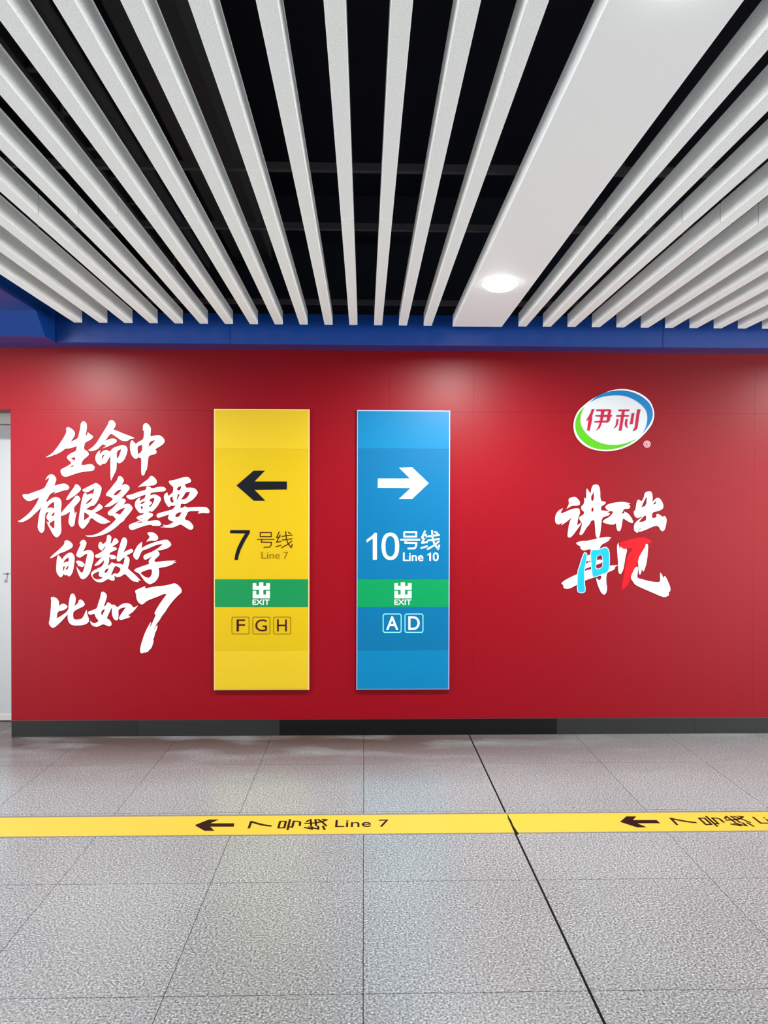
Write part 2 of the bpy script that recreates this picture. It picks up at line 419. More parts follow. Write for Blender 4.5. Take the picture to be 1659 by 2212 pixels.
# downlights
p1 = at_z(1080, 613, ZC)
LX, LY = (PXL + PXR) / 2 + 0.0, [p1.y, 1.58]
print('lamp', p1, 'panel', PXL, PXR)
LX = p1.x
names = ['nearest the red wall', 'second from the red wall', 'third from the red wall, behind the camera', 'farthest from the red wall']
def downlight(x, y, z, label):
    t = empty('downlight', (x, y, z), label, 'ceiling light', 'downlights in the ceiling')
    n = 40; bm = bmesh.new()
    prof = [(0.080, 0.0), (0.082, -0.004), (0.094, -0.003), (0.096, 0.0)]
    rings = [[bm.verts.new((x + r * math.cos(2 * math.pi * i / n), y + r * math.sin(2 * math.pi * i / n), z + h)) for i in range(n)] for r, h in prof]
    for a, b in zip(rings, rings[1:]):
        for i in range(n): bm.faces.new([a[i], a[(i + 1) % n], b[(i + 1) % n], b[i]])
    link('rim', from_bm(bm), M_RIM, t)
    bm = bmesh.new()        # shallow domed lens
    prof = [(0.0785, -0.0005), (0.077, -0.012), (0.070, -0.021), (0.056, -0.028), (0.036, -0.032), (0.014, -0.034)]
    rings = [[bm.verts.new((x + r * math.cos(2 * math.pi * i / n), y + r * math.sin(2 * math.pi * i / n), z + h)) for i in range(n)] for r, h in prof]
    for a, b in zip(rings, rings[1:]):
        for i in range(n): bm.faces.new([a[i], a[(i + 1) % n], b[(i + 1) % n], b[i]])
    bm.faces.new(rings[0]); bm.faces.new(rings[-1])
    link('lens', from_bm(bm), M_LENS, t)
    ld = bpy.data.lights.new('lamp', 'AREA'); ld.shape = 'DISK'; ld.size = 0.14; ld.energy = LAMP_W[0] if y > 3 else LAMP_W[1]; ld.color = (1, 0.985, 0.95); ld.spread = math.radians(170)
    lo = bpy.data.objects.new('lamp', ld); C.objects.link(lo); lo.parent = t; lo.location = (0, 0, -0.038)
    return t
for x, z, wh in ((LX, ZC, 'in the wide white ceiling panel'), (-2.07, 2.632, 'in the blue soffit at left'), (3.45, ZC, 'in the far right panel')):
    for y, nm in zip(LY, names):
        downlight(x, y, z, 'round downlight %s, %s' % (wh, nm))

# ================================================================== SIGNS
HX = [(722, 338), (998, 338)]
HAO = [[(770, 228), (950, 228), (950, 295), (770, 295)], HX, [(800, 340), (785, 385), (955, 388), (945, 440), (925, 465), (830, 468)]]
XIAN = [[(1080, 215), (1035, 310), (1095, 300)], [(1095, 265), (1035, 385), (1110, 375)], [(1025, 460), (1110, 435)],
        [(1125, 290), (1290, 270)], [(1125, 350), (1290, 330)], [(1185, 210), (1195, 330), (1220, 400), (1275, 475), (1292, 420)],
        [(1285, 365), (1220, 420), (1120, 475)], [(1230, 225), (1265, 245)]]
SEVEN = [(280, 190), (600, 190), (600, 235), (520, 370), (450, 510), (415, 620), (408, 675), (350, 675), (365, 580), (400, 470), (460, 350), (525, 243), (280, 240)]
EXITS = [(648, 1055), (705, 1055), (705, 1100), (752, 1100), (752, 1040), (820, 1040), (820, 1100), (868, 1100), (868, 1055), (928, 1055), (928, 1158), (820, 1158), (820, 1242), (865, 1242), (865, 1180), (928, 1180), (928, 1300), (648, 1300), (648, 1180), (705, 1180), (705, 1242), (752, 1242), (752, 1158), (648, 1158)]
def rrect(x0, y0, x1, y1, r):
    out = []
    for cx, cy, a0 in ((x1 - r, y0 + r, -90), (x1 - r, y1 - r, 0), (x0 + r, y1 - r, 90), (x0 + r, y0 + r, 180)):
        for k in range(5):
            a = math.radians(a0 + 22.5 * k); out.append((cx + r * math.cos(a), cy + r * math.sin(a)))
    return out
YS = D - 0.022           # face of the sign boards
def sign(name, label, px, py, m, m2, medge, mgreen):
    (x0, x1), (y0, y1) = px, py
    a = at_y(x0, 1200, YS).x; b = at_y(x1, 1200, YS).x; xm = (x0 + x1) / 2
    zt = at_y(xm, y0, YS).z; zb = at_y(xm, y1, YS).z
    t = empty(name, ((a + b) / 2, D, zb), label, 'sign')
    zz = [zb] + [at_y(xm, v, YS).z for v in (1405.5, 1311.5, 1251.5, 969.5)] + [zt]
    link('backing', box((a, YS + 0.003, zb), (b, D - 0.0002, zt), 0.001), medge, t)
    e = 0.0065
    for (q0, q1, mm, nm) in ((0, 1, m2, 'board_panel'), (1, 2, m, 'board_panel'), (3, 4, m, 'board_panel'), (4, 5, m2, 'board_panel'), (2, 3, mgreen, 'exit_band')):
        lo = zz[q0] + (e if q0 == 0 else 0); hi = zz[q1] - (e if q1 == 5 else 0)
        p = link(nm, box((a + e, YS, lo + 0.0003), (b - e, YS + 0.0032, hi - 0.0003), 0.0004), mm, t, loc=((a + b) / 2, YS, lo))
        if nm == 'exit_band': band = p
    return t, band
def put(nm, me, crop, m, parent, th=0.0012, y=YS, label=None):
    return link(nm, on_wall(me, crop, y - 0.0002, th), m, parent, label=label)
cy = (460, 1120, 7.54)
t, band = sign('direction_sign', 'tall yellow sign, black arrow pointing left, green exit band, letters F G H', (462, 668), (883.5, 1491), M_YEL, M_YEL2, M_EDGEY, M_GREEN)
put('arrow', fill([[(452, 1140), (690, 935), (845, 935), (700, 1085), (1147, 1085), (1147, 1195), (700, 1200), (850, 1350), (690, 1350)]]), (440, 870, 6.38), M_BLACK, t, label='black arrow pointing left')
put('numeral', fill([SEVEN]), cy, M_BLACK, t, label='large black numeral 7')
put('lettering', strokes(HAO, 15, (0,)), cy, M_BROWN, t, label='dark brown Chinese character')
put('lettering', strokes(XIAN, 15), cy, M_BROWN, t, label='dark brown Chinese character')
put('lettering', fit(text('Line'), 790, 541, 1090, 655), cy, M_OCHRE, t, label='small ochre word Line')
put('lettering', fit(text('7'), 1150, 541, 1225, 655), cy, M_OCHRE, t, label='small ochre numeral 7')
put('exit_symbol', fill([EXITS]), cy, M_WHITE, band, label='white exit symbol')
put('lettering', fit(text('EXIT', 0.012), 645, 1320, 922, 1405), cy, M_WHITE, band, label='white word EXIT')
for x0, ch, (a, b) in ((305, 'F', (385, 522)), (645, 'G', (690, 878)), (983, 'H', (1045, 1203))):
    o = put('letter_box', fill([rrect(x0, 1600, x0 + 288, 1885, 28), rrect(x0 + 9, 1609, x0 + 279, 1876, 22)]), cy, M_OCHRE, t)
    put('letter', fit(text(ch), a, 1643, b, 1838), cy, M_BROWN, o, label='dark brown letter ' + ch)
cb = (760, 1120, 7.54)
def oval(cx, cy, rx, ry, n=28, p=2.35):
    sg = lambda v: (1 if v >= 0 else -1) * abs(v) ** (2 / p)
    return [(cx + rx * sg(math.cos(2 * math.pi * i / n)), cy + ry * sg(math.sin(2 * math.pi * i / n))) for i in range(n)]
ONE = [(375, 232), (408, 236), (408, 662), (398, 672), (348, 672), (342, 662), (342, 322), (290, 358), (242, 392), (240, 345), (290, 312), (335, 275)]
TEN = [ONE, oval(628, 453, 143, 222), oval(626, 453, 80, 168)]
t, band = sign('direction_sign', 'tall blue sign, white arrow pointing right, green exit band, letters A D', (770.5, 971.5), (886, 1490), M_BLU, M_BLU2, M_EDGEB, M_GREEN2)
put('arrow', fill([[(1123, 1108), (895, 890), (715, 895), (865, 1045), (425, 1045), (420, 1170), (875, 1175), (715, 1325), (895, 1325)]]), (750, 870, 6.38), M_WHITE, t, label='white arrow pointing right')
put('numeral', fill(TEN), cb, M_WHITE, t, label='large white number 10')
bl = lambda L: [[(800 + (x - 722) * 632 / 578, 215 + (y - 222) * 285 / 255) for x, y in l] for l in L]
put('lettering', strokes(bl(HAO), 28, (0,)), cb, M_WHITE, t, label='white Chinese character')
put('lettering', strokes(bl(XIAN), 28), cb, M_WHITE, t, label='white Chinese character')
put('lettering', fit(text('Line', 0.012), 835, 555, 1165, 695), cb, M_WHITE, t, label='small white word Line')
sx = lambda L, f, ox, oy: [(ox + (x - 240) * f, oy + (y - 232) * f) for x, y in L]
put('lettering', fill([sx([(370, 232), (425, 232), (425, 672), (340, 672), (340, 345), (240, 392), (240, 320), (330, 280)], 0.305, 1232, 556)]), cb, M_WHITE, t, label='small white numeral 1')
put('lettering', fill([oval(1366, 624, 47, 70, 24), oval(1366, 624, 23, 48, 24)]), cb, M_WHITE, t, label='small white numeral 0')
put('exit_symbol', fill([[(x + 45, y) for x, y in EXITS]]), cb, M_WHITE, band, label='white exit symbol')
put('lettering', fit(text('EXIT', 0.012), 693, 1320, 970, 1405), cb, M_WHITE, band, label='white word EXIT')
for x0, ch, (a, b) in ((502, 'A', (560, 757)), (857, 'D', (920, 1105))):
    o = put('letter_box', fill([rrect(x0, 1548, x0 + 310, 1864, 38), rrect(x0 + 17, 1565, x0 + 293, 1847, 26)]), cb, M_PALEC, t)
    put('letter', fit(text(ch, 0.01), a, 1592, b, 1815), cb, M_WHITE, o, label='white letter ' + ch)

# ================================================================== WALL SLOGANS (brush lettering traced as cut-out acrylic)
G = {}
G['sheng'] = ((90, 900, 11.06), [
 [(108,965),(205,915),(300,835),(400,705),(500,555),(575,430),(605,350),(582,275),(635,250),(700,275),(765,330),(803,395),(790,460),(735,545),(685,615),(770,570),(875,520),(900,400),(932,270),(935,185),(965,130),(1010,110),(1055,135),(1085,190),(1080,300),(1060,400),(1052,455),(1095,440),(1105,370),(1140,410),(1225,460),(1235,490),(1200,535),(1120,580),(1040,620),(1020,700),(1012,785),(1080,820),(1135,885),(1120,930),(1050,985),(980,1050),(945,1145),(985,1165),(1060,1155),(1160,1130),(1230,1155),(1240,1175),(1285,1215),(1245,1235),(1275,1265),(1190,1300),(1060,1310),(900,1335),(750,1385),(640,1425),(565,1440),(510,1415),(470,1365),(455,1300),(470,1260),(560,1215),(650,1165),(730,1110),(650,1040),(610,990),(612,955),(660,905),(740,860),(830,825),(850,695),(760,735),(660,760),(575,755),(490,830),(400,880),(300,915),(200,955),(130,970)],
 [(690,995),(815,960),(805,1040),(780,1048)], [(655,1218),(758,1150),(790,1190)]])
G['ming'] = ((185, 900, 9.217), [
 [(55,668),(130,620),(220,530),(300,400),(380,270),(460,140),(465,95),(510,68),(550,75),(595,130),(602,170),(575,225),(552,265),(620,280),(740,335),(870,380),(985,430),(880,445),(850,480),(780,490),(710,475),(620,405),(505,330),(450,400),(385,490),(440,465),(520,435),(600,445),(628,485),(600,525),(500,570),(340,635),(420,580),(345,545),(300,590),(240,650),(160,680),(105,690)],
 [(300,670),(240,710),(200,790),(198,850),(225,920),(280,970),(315,970),(335,935),(370,942),(410,925),(450,860),(500,770),(497,900),(500,1050),(497,1180),(510,1275),(530,1230),(580,1130),(608,1080),(620,980),(620,900),(660,930),(710,920),(780,850),(830,720),(838,640),(810,590),(750,567),(680,580),(545,625),(490,705),(460,680),(400,665),(340,690),(290,750),(280,715)],
 [(320,800),(345,765),(388,755),(345,820),(325,870)], [(620,690),(715,640),(690,740),(645,835),(622,830)]])
G['zhong'] = ((185, 900, 9.217), [
 [(1145,290),(1143,190),(1165,145),(1205,130),(1250,150),(1300,220),(1300,290),(1285,400),(1360,380),(1460,368),(1520,395),(1570,455),(1578,500),(1545,550),(1460,605),(1380,655),(1415,680),(1415,730),(1370,750),(1255,780),(1245,860),(1235,960),(1220,1060),(1190,1090),(1170,1165),(1130,1175),(1112,1140),(1110,980),(1115,820),(1080,820),(1045,800),(1025,840),(985,840),(920,775),(895,690),(885,580),(900,500),(925,468),(960,500),(1000,550),(1060,500),(1150,455),(1165,370),(1165,250)],
 [(1030,610),(1060,580),(1135,555),(1130,690),(1045,755)], [(1270,500),(1395,462),(1330,545),(1255,610)]])
G['you'] = ((35, 1020, 13.825), [
 [(60,1460),(120,1440),(200,1385),(320,1290),(450,1170),(560,1020),(640,890),(680,790),(715,745),(620,780),(500,835),(410,862),(340,855),(270,805),(210,735),(195,680),(240,655),(350,665),(470,620),(640,560),(780,510),(855,475),(920,350),(980,230),(995,165),(940,185),(880,245),(905,180),(960,100),(1045,58),(1120,80),(1185,155),(1205,225),(1170,320),(1140,410),(1270,370),(1440,335),(1530,375),(1590,440),(1585,490),(1540,525),(1400,550),(1260,600),(1140,640),(1215,565),(1110,600),(1010,655),(950,770),(870,900),(915,865),(915,915),(1000,825),(1130,750),(1220,745),(1300,780),(1350,860),(1355,960),(1345,1100),(1340,1240),(1335,1310),(1340,1500),(1350,1650),(1350,1780),(1310,1880),(1225,1950),(1180,1935),(1105,1860),(1040,1730),(960,1580),(915,1470),(950,1520),(1000,1460),(935,1410),(910,1330),(940,1260),(985,1180),(890,1205),(865,1300),(860,1450),(850,1600),(850,1730),(790,1810),(745,1810),(670,1730),(648,1620),(670,1450),(690,1320),(725,1150),(785,1000),(690,1120),(600,1200),(500,1300),(400,1385),(300,1440),(210,1485),(110,1495)],
 [(915,1095),(960,1010),(1060,915),(1145,875),(1145,1105),(1100,1070),(1020,1055)], [(1035,1300),(1155,1170),(1150,1310)], [(970,1530),(1155,1430),(1150,1700),(1070,1660)]])
G['hen'] = ((130, 1020, 13.825), [
 [(185,830),(195,780),(280,650),(370,520),(435,430),(455,365),(520,365),(590,430),(628,490),(600,560),(500,650),(400,730),(300,790),(240,828)],
 [(30,1235),(110,1130),(220,1000),(320,900),(410,800),(455,725),(500,695),(560,720),(605,790),(590,850),(500,960),(410,1055),(425,1150),(435,1260),(465,1210),(490,1180),(480,1260),(450,1400),(430,1580),(360,1635),(320,1620),(250,1500),(275,1350),(305,1170),(180,1260),(25,1315)],
 [(665,530),(720,495),(880,415),(1060,325),(1080,325),(1180,380),(1240,460),(1235,540),(1190,700),(1130,840),(1060,950),(990,1010),(930,1000),(860,1050),(755,1110),(850,1125),(930,1150),(1000,1120),(1100,1030),(1165,940),(1210,970),(1280,1040),(1250,1090),(1140,1160),(1025,1210),(1130,1260),(1300,1350),(1510,1490),(1400,1510),(1380,1535),(1280,1540),(1200,1530),(1080,1460),(940,1350),(890,1410),(860,1490),(780,1600),(700,1690),(660,1685),(590,1620),(553,1530),(570,1350),(600,1150),(640,900),(690,700),(725,625),(760,620),(800,655),(805,690),(880,650),(950,635),(990,660),(1015,560),(1025,490),(960,520),(830,600),(760,600),(690,565)],
 [(750,980),(790,910),(870,820),(980,755),(940,850),(840,930)], [(725,1185),(905,1305),(790,1395),(710,1450)]])
G['duo'] = ((180, 1020, 13.825), [
 [(1045,125),(1130,120),(1190,185),(1220,250),(1180,330),(1115,410),(1200,370),(1270,355),(1350,400),(1395,465),(1360,540),(1250,660),(1115,800),(1190,780),(1250,810),(1275,860),(1240,920),(1180,990),(1270,950),(1350,940),(1420,980),(1480,1075),(1450,1140),(1350,1270),(1235,1400),(1220,1450),(1130,1500),(1000,1630),(850,1740),(650,1850),(450,1910),(280,1930),(150,1930),(60,1895),(200,1890),(350,1870),(500,1800),(650,1700),(800,1590),(920,1480),(990,1400),(940,1350),(885,1290),(800,1295),(745,1265),(735,1210),(770,1160),(880,1080),(980,970),(1090,850),(1000,900),(900,970),(800,1025),(640,1035),(720,960),(820,880),(905,805),(820,740),(760,720),(700,715),(680,680),(720,600),(820,490),(920,360),(1010,250),(1040,180)],
 [(895,690),(960,600),(1060,530),(1165,505),(1090,610),(1000,690)], [(945,1225),(1050,1140),(1160,1080),(1265,1055),(1180,1180),(1090,1280),(1020,1240)]])
G['chong'] = ((265, 1020, 16.39), [
 [(555,540),(640,450),(780,340),(920,240),(975,150),(1030,130),(1110,170),(1190,260),(1218,350),(1190,420),(1100,465),(950,480),(830,492),(700,495)],
 [(845,515),(940,500),(1020,570),(1110,570),(1250,525),(1420,515),(1510,555),(1540,615),(1500,665),(1420,685),(1300,685),(1150,710),(1020,725),(985,760),(970,835),(1040,800),(1150,790),(1260,830),(1350,910),(1360,970),(1320,1060),(1230,1210),(1140,1310),(1060,1395),(990,1390),(930,1370),(920,1440),(1010,1440),(1070,1480),(1085,1520),(1040,1580),(950,1630),(890,1690),(870,1745),(980,1730),(1200,1690),(1300,1730),(1360,1810),(1350,1870),(1290,1905),(1180,1895),(1030,1890),(1050,1855),(880,1870),(780,1900),(600,1955),(450,2015),(340,2052),(280,2030),(230,1970),(225,1900),(270,1840),(390,1800),(530,1750),(650,1685),(560,1680),(500,1630),(505,1590),(570,1550),(740,1500),(755,1430),(660,1460),(590,1430),(500,1320),(445,1220),(440,1110),(480,1000),(560,930),(640,895),(600,970),(600,1035),(690,975),(800,915),(820,785),(700,830),(540,890),(400,950),(300,970),(220,945),(150,890),(135,840),(170,815),(300,800),(480,730),(650,675),(820,630),(840,590)],
 [(620,1110),(660,1070),(790,1015),(800,1070),(645,1150)], [(635,1190),(750,1235),(690,1315),(660,1310)], [(950,980),(1000,930),(1145,905),(1110,1040),(1020,1210),(980,1230),(935,1220),(940,1190),(1040,1110),(1040,1070),(960,1020)], [(625,1640),(735,1620),(690,1665),(650,1665)], [(465,1820),(600,1750),(680,1735),(720,1775),(600,1795)]])
G['yao'] = ((335, 1020, 13.27), [
 [(400,245),(530,235),(700,180),(870,133),(940,137),(1010,190),(1042,255),(1010,295),(940,320),(840,350),(870,390),(890,450),(1000,445),(1100,450),(1170,490),(1235,580),(1190,670),(1090,780),(970,860),(860,918),(810,905),(740,900),(735,960),(715,1035),(810,1015),(860,970),(920,1015),(1100,1000),(1300,995),(1460,1000),(1530,1050),(1565,1120),(1555,1165),(1500,1180),(1380,1165),(1230,1190),(1280,1115),(1100,1110),(940,1125),(900,1240),(835,1350),(980,1400),(1060,1480),(1105,1560),(1085,1625),(1020,1655),(960,1630),(850,1560),(730,1485),(630,1540),(500,1590),(350,1585),(150,1575),(290,1555),(220,1500),(320,1530),(440,1490),(555,1415),(460,1400),(390,1350),(370,1300),(400,1240),(430,1210),(290,1245),(110,1310),(60,1290),(45,1230),(90,1180),(280,1130),(510,1070),(560,1000),(610,945),(520,965),(460,955),(410,1005),(370,980),(310,890),(265,790),(255,690),(290,620),(355,575),(365,640),(390,690),(440,640),(510,590),(530,500),(525,420),(500,400),(440,350),(400,290)],
 [(620,450),(760,390),(735,510),(650,535)], [(430,730),(470,705),(515,695),(510,780),(555,845),(470,890),(430,790)], [(650,640),(715,615),(670,740),(610,820),(630,730)], [(880,570),(1015,560),(950,700),(870,775),(740,785),(830,670)], [(640,1160),(775,1140),(680,1300),(555,1275)]])
G['de'] = ((105, 1150, 15.08), [
 [(55,825),(180,700),(350,560),(480,430),(530,360),(525,285),(570,260),(640,265),(720,315),(785,390),(790,450),(760,505),(640,570),(500,640),(400,665),(300,730),(180,800),(80,845)],
 [(310,745),(360,770),(440,890),(490,810),(580,720),(680,660),(760,665),(830,740),(855,850),(830,1080),(800,1250),(760,1350),(700,1430),(630,1420),(610,1360),(570,1400),(530,1385),(485,1340),(480,1390),(420,1465),(380,1460),(280,1340),(255,1220),(265,1000),(285,820)],
 [(480,1010),(530,890),(665,800),(665,965),(590,950)], [(480,1110),(540,1090),(530,1160),(490,1290),(470,1200)], [(560,1190),(610,1110),(665,1075),(640,1180),(600,1225),(565,1230)],
 [(1015,375),(1050,290),(1120,240),(1190,260),(1240,340),(1220,430),(1160,560),(1120,640),(1220,590),(1320,570),(1400,600),(1465,670),(1480,760),(1460,920),(1400,1140),(1360,1300),(1280,1420),(1200,1500),(1110,1530),(1050,1490),(990,1380),(940,1240),(915,1120),(970,1210),(1090,1345),(1150,1230),(1210,1000),(1250,800),(1280,685),(1180,720),(1090,790),(1020,820),(960,805),(905,750),(930,660),(990,530),(1070,350)],
 [(890,945),(960,920),(1060,940),(1150,1000),(1180,1060),(1150,1100),(1100,1130),(1030,1100),(975,1100),(960,1040),(920,990)]])
G['shu'] = ((190, 1145, 13.825), [
 [(580,160),(625,140),(665,160),(705,210),(690,320),(670,430),(740,360),(770,270),(810,240),(870,265),(915,330),(910,375),(830,430),(700,515),(790,510),(850,530),(870,565),(830,600),(730,640),(660,680),(640,750),(720,740),(800,760),(850,800),(835,850),(790,870),(720,860),(680,870),(690,830),(640,800),(635,900),(630,985),(575,1050),(665,1035),(700,970),(730,970),(800,1005),(900,1000),(980,1010),(1060,1050),(1090,930),(1105,840),(1100,800),(1030,860),(950,935),(905,940),(860,890),(870,790),(920,580),(970,420),(1020,260),(1080,218),(1130,235),(1170,300),(1175,370),(1140,500),(1060,670),(1150,620),(1280,565),(1330,575),(1360,620),(1330,665),(1250,710),(1130,775),(1190,785),(1240,850),(1245,930),(1220,1050),(1185,1145),(1270,1220),(1400,1330),(1500,1430),(1580,1510),(1490,1500),(1520,1555),(1430,1540),(1340,1520),(1250,1440),(1105,1290),(1000,1380),(930,1395),(880,1410),(830,1380),(780,1355),(800,1430),(795,1500),(745,1515),(680,1490),(600,1455),(520,1510),(430,1555),(340,1560),(240,1530),(150,1440),(95,1330),(110,1270),(170,1210),(290,1150),(425,1090),(490,970),(480,930),(515,865),(430,950),(350,1030),(205,1080),(210,1030),(300,940),(400,830),(445,775),(370,820),(290,835),(230,810),(210,770),(250,730),(320,710),(430,640),(520,550),(545,440),(480,540),(420,610),(390,600),(330,540),(312,470),(335,390),(380,345),(415,380),(440,430),(490,400),(550,350),(570,250)],
 [(485,1260),(520,1190),(565,1150),(635,1140),(590,1230),(540,1290)], [(135,1370),(150,1320),(250,1260),(355,1230),(320,1320),(350,1390),(460,1410),(390,1460),(300,1480),(220,1470),(160,1420)],
 [(800,1080),(860,1075),(940,1110),(995,1170),(920,1290),(850,1315),(790,1285),(720,1350),(685,1345),(740,1220)]])
G['zi'] = ((275, 1145, 14.426), [
 [(620,95),(680,70),(790,70),(880,115),(950,190),(965,250),(940,310),(880,330),(730,325),(600,365),(640,300),(690,250),(700,200),(660,140)],
 [(465,370),(455,470),(450,575),(520,520),(680,440),(900,365),(1100,315),(1220,295),(1290,330),(1360,410),(1372,480),(1300,540),(1220,580),(1090,615),(930,645),(990,690),(1010,765),(980,810),(900,880),(835,950),(880,1000),(1000,985),(1150,965),(1530,950),(1400,990),(1540,1010),(1380,1045),(1440,1055),(1340,1095),(1240,1135),(1100,1160),(970,1180),(995,1280),(985,1420),(940,1530),(850,1630),(710,1690),(640,1660),(540,1580),(470,1480),(380,1350),(290,1310),(215,1255),(260,1205),(400,1155),(560,1095),(705,1055),(665,990),(700,910),(810,790),(700,860),(600,915),(550,920),(510,880),(510,810),(560,760),(700,710),(850,640),(1000,540),(1120,435),(1010,440),(880,475),(720,545),(600,600),(500,620),(440,680),(390,790),(350,895),(300,925),(240,890),(195,820),(190,740),(240,640),(320,490),(390,420)],
 [(395,1330),(560,1260),(720,1215),(775,1230),(775,1350),(740,1440),(680,1495),(590,1480),(490,1420)]])
G['bi'] = ((100, 1270, 8.295), [
 [(80,170),(140,160),(205,200),(235,265),(220,340),(260,295),(310,280),(360,305),(388,340),(350,380),(290,405),(205,420),(185,545),(250,515),(400,410),(405,290),(420,200),(435,130),(465,98),(500,110),(532,180),(525,260),(500,335),(575,270),(585,220),(620,205),(660,235),(695,290),(670,330),(580,370),(490,420),(480,480),(490,565),(560,570),(640,555),(680,490),(722,395),(735,470),(770,570),(760,615),(700,655),(600,672),(480,670),(420,635),(390,570),(385,470),(310,560),(230,640),(140,718),(90,700),(45,635),(65,570),(80,440),(90,300),(95,220)]])
G['ru'] = ((100, 1270, 8.295), [
 [(985,75),(1020,65),(1060,90),(1090,140),(1070,220),(1030,335),(1080,310),(1095,255),(1140,270),(1170,305),(1220,300),(1255,330),(1275,355),(1350,290),(1430,270),(1500,285),(1540,320),(1560,360),(1645,315),(1590,390),(1540,440),(1460,490),(1510,505),(1490,530),(1400,555),(1345,575),(1310,560),(1310,520),(1370,430),(1430,345),(1350,355),(1290,395),(1295,480),(1290,575),(1245,580),(1210,550),(1180,480),(1180,340),(1130,440),(1080,550),(1115,560),(1150,590),(1175,645),(1160,680),(1120,688),(1020,640),(960,680),(900,698),(840,680),(800,640),(790,590),(830,630),(880,635),(950,590),(890,530),(870,450),(790,488),(750,450),(755,425),(830,400),(915,365),(935,270),(975,160)],
 [(980,450),(1000,400),(1050,375),(1055,390),(1000,505)]])
G['seven'] = ((285, 1255, 13.41), [
 [(105,270),(240,210),(385,150),(375,225),(500,195),(700,155),(900,145),(1100,105),(1180,75),(1270,70),(1370,150),(1440,240),(1445,330),(1360,395),(1200,560),(1050,750),(970,890),(870,1010),(800,1140),(730,1220),(640,1390),(610,1480),(700,1310),(745,1280),(730,1390),(665,1520),(650,1620),(610,1700),(635,1740),(590,1880),(560,1950),(490,2010),(460,2065),(430,2040),(380,2095),(375,2040),(315,2100),(250,2075),(240,2010),(265,1850),(320,1680),(370,1530),(430,1400),(520,1230),(560,1190),(520,1330),(455,1450),(560,1290),(610,1180),(705,970),(650,950),(700,840),(850,600),(1015,380),(920,375),(780,440),(600,505),(430,575),(330,670),(280,680),(200,630),(135,510),(130,390),(100,310)]])
order = ['sheng', 'ming', 'zhong', 'you', 'hen', 'duo', 'chong', 'yao', 'de', 'shu', 'zi', 'bi', 'ru', 'seven']
c0 = at_y(245, 1410, D)
sl = empty('wall_slogan', c0, 'large white brush-lettered slogan in four lines, left of the yellow sign', 'lettering')
for n in order:
    crop, loops = G[n]
    put('numeral' if n == 'seven' else 'brush_character', fill([smooth(L) for L in loops]), crop, M_WHITE, sl, 0.004, D, label='large brushed numeral 7' if n == 'seven' else None)

R = {}
R['jiang'] = ((1190, 1035, 11.85), [
 [(450,520),(480,480),(610,450),(670,490),(730,560),(745,630),(720,665),(650,680),(540,680),(480,710),(400,760),(440,690),(465,630)],
 [(310,745),(270,800),(240,880),(330,860),(450,800),(560,760),(680,745),(725,760),(745,850),(710,960),(690,1010),(665,1190),(770,1115),(750,1180),(650,1310),(560,1440),(480,1500),(430,1480),(425,1430),(440,1300),(470,1130),(530,970),(440,1060),(260,1185),(300,1110),(180,1170),(110,1110),(105,1000),(130,890),(200,800)],
 [(920,240),(960,300),(1015,375),(1050,180),(1110,140),(1180,135),(1230,180),(1255,270),(1265,560),(1340,570),(1410,590),(1370,650),(1275,700),(1275,800),(1380,810),(1510,820),(1430,850),(1510,870),(1490,920),(1400,950),(1300,990),(1280,1200),(1245,1500),(1165,1510),(1140,1400),(1130,1200),(1110,1030),(1010,1075),(1000,1140),(920,1220),(850,1340),(790,1430),(720,1420),(760,1310),(800,1130),(775,1110),(705,980),(850,900),(850,830),(780,790),(775,690),(850,640),(855,470),(905,510),(905,300)],
 [(1022,430),(1060,390),(1090,300),(1105,540),(1030,570)], [(1030,735),(1090,730),(1090,830),(1030,845)]])
R['bu'] = ((1300, 1050, 11.06), [
 [(75,500),(130,440),(280,400),(420,380),(540,380),(685,420),(610,445),(670,460),(670,520),(630,540),(520,545),(500,600),(465,655),(545,660),(530,610),(620,650),(700,750),(748,850),(740,880),(690,880),(600,830),(500,760),(480,870),(460,1000),(430,1070),(400,1078),(360,1050),(345,950),(335,880),(290,920),(200,920),(100,895),(10,860),(60,800),(180,740),(260,650),(270,600),(200,600),(110,560)]])
R['chu'] = ((1300, 1050, 11.06), [
 [(1030,150),(1090,130),(1160,125),(1200,180),(1210,290),(1205,390),(1290,290),(1350,275),(1410,330),(1460,430),(1468,510),(1430,560),(1330,600),(1195,625),(1190,775),(1310,750),(1300,665),(1360,670),(1460,750),(1490,700),(1550,790),(1530,920),(1500,1040),(1440,1085),(1400,1050),(1340,940),(1200,970),(1080,1030),(900,1095),(870,1085),(920,1025),(1000,1015),(900,1010),(870,1070),(850,1120),(800,1095),(765,1050),(770,920),(830,840),(985,720),(900,745),(840,765),(780,720),(765,640),(760,605),(800,580),(820,450),(840,350),(880,320),(950,375),(1000,280)],
 [(940,510),(990,380),(1070,240),(1065,470)], [(1210,440),(1290,350),(1290,435)], [(880,855),(990,722),(1055,690),(1060,825),(950,860)]])
cz = (1205, 1150, 11.85); cj = (1325, 1150, 12.76)
c1 = at_y(1325, 1285, D)
s2 = empty('wall_slogan', c1, 'small white, cyan and scarlet brush-lettered slogan under the oval emblem', 'lettering')
for n in ('jiang', 'bu', 'chu'):
    put('brush_character', fill([smooth(L) for L in R[n][1]]), R[n][0], M_WHITE, s2, 0.004, D)
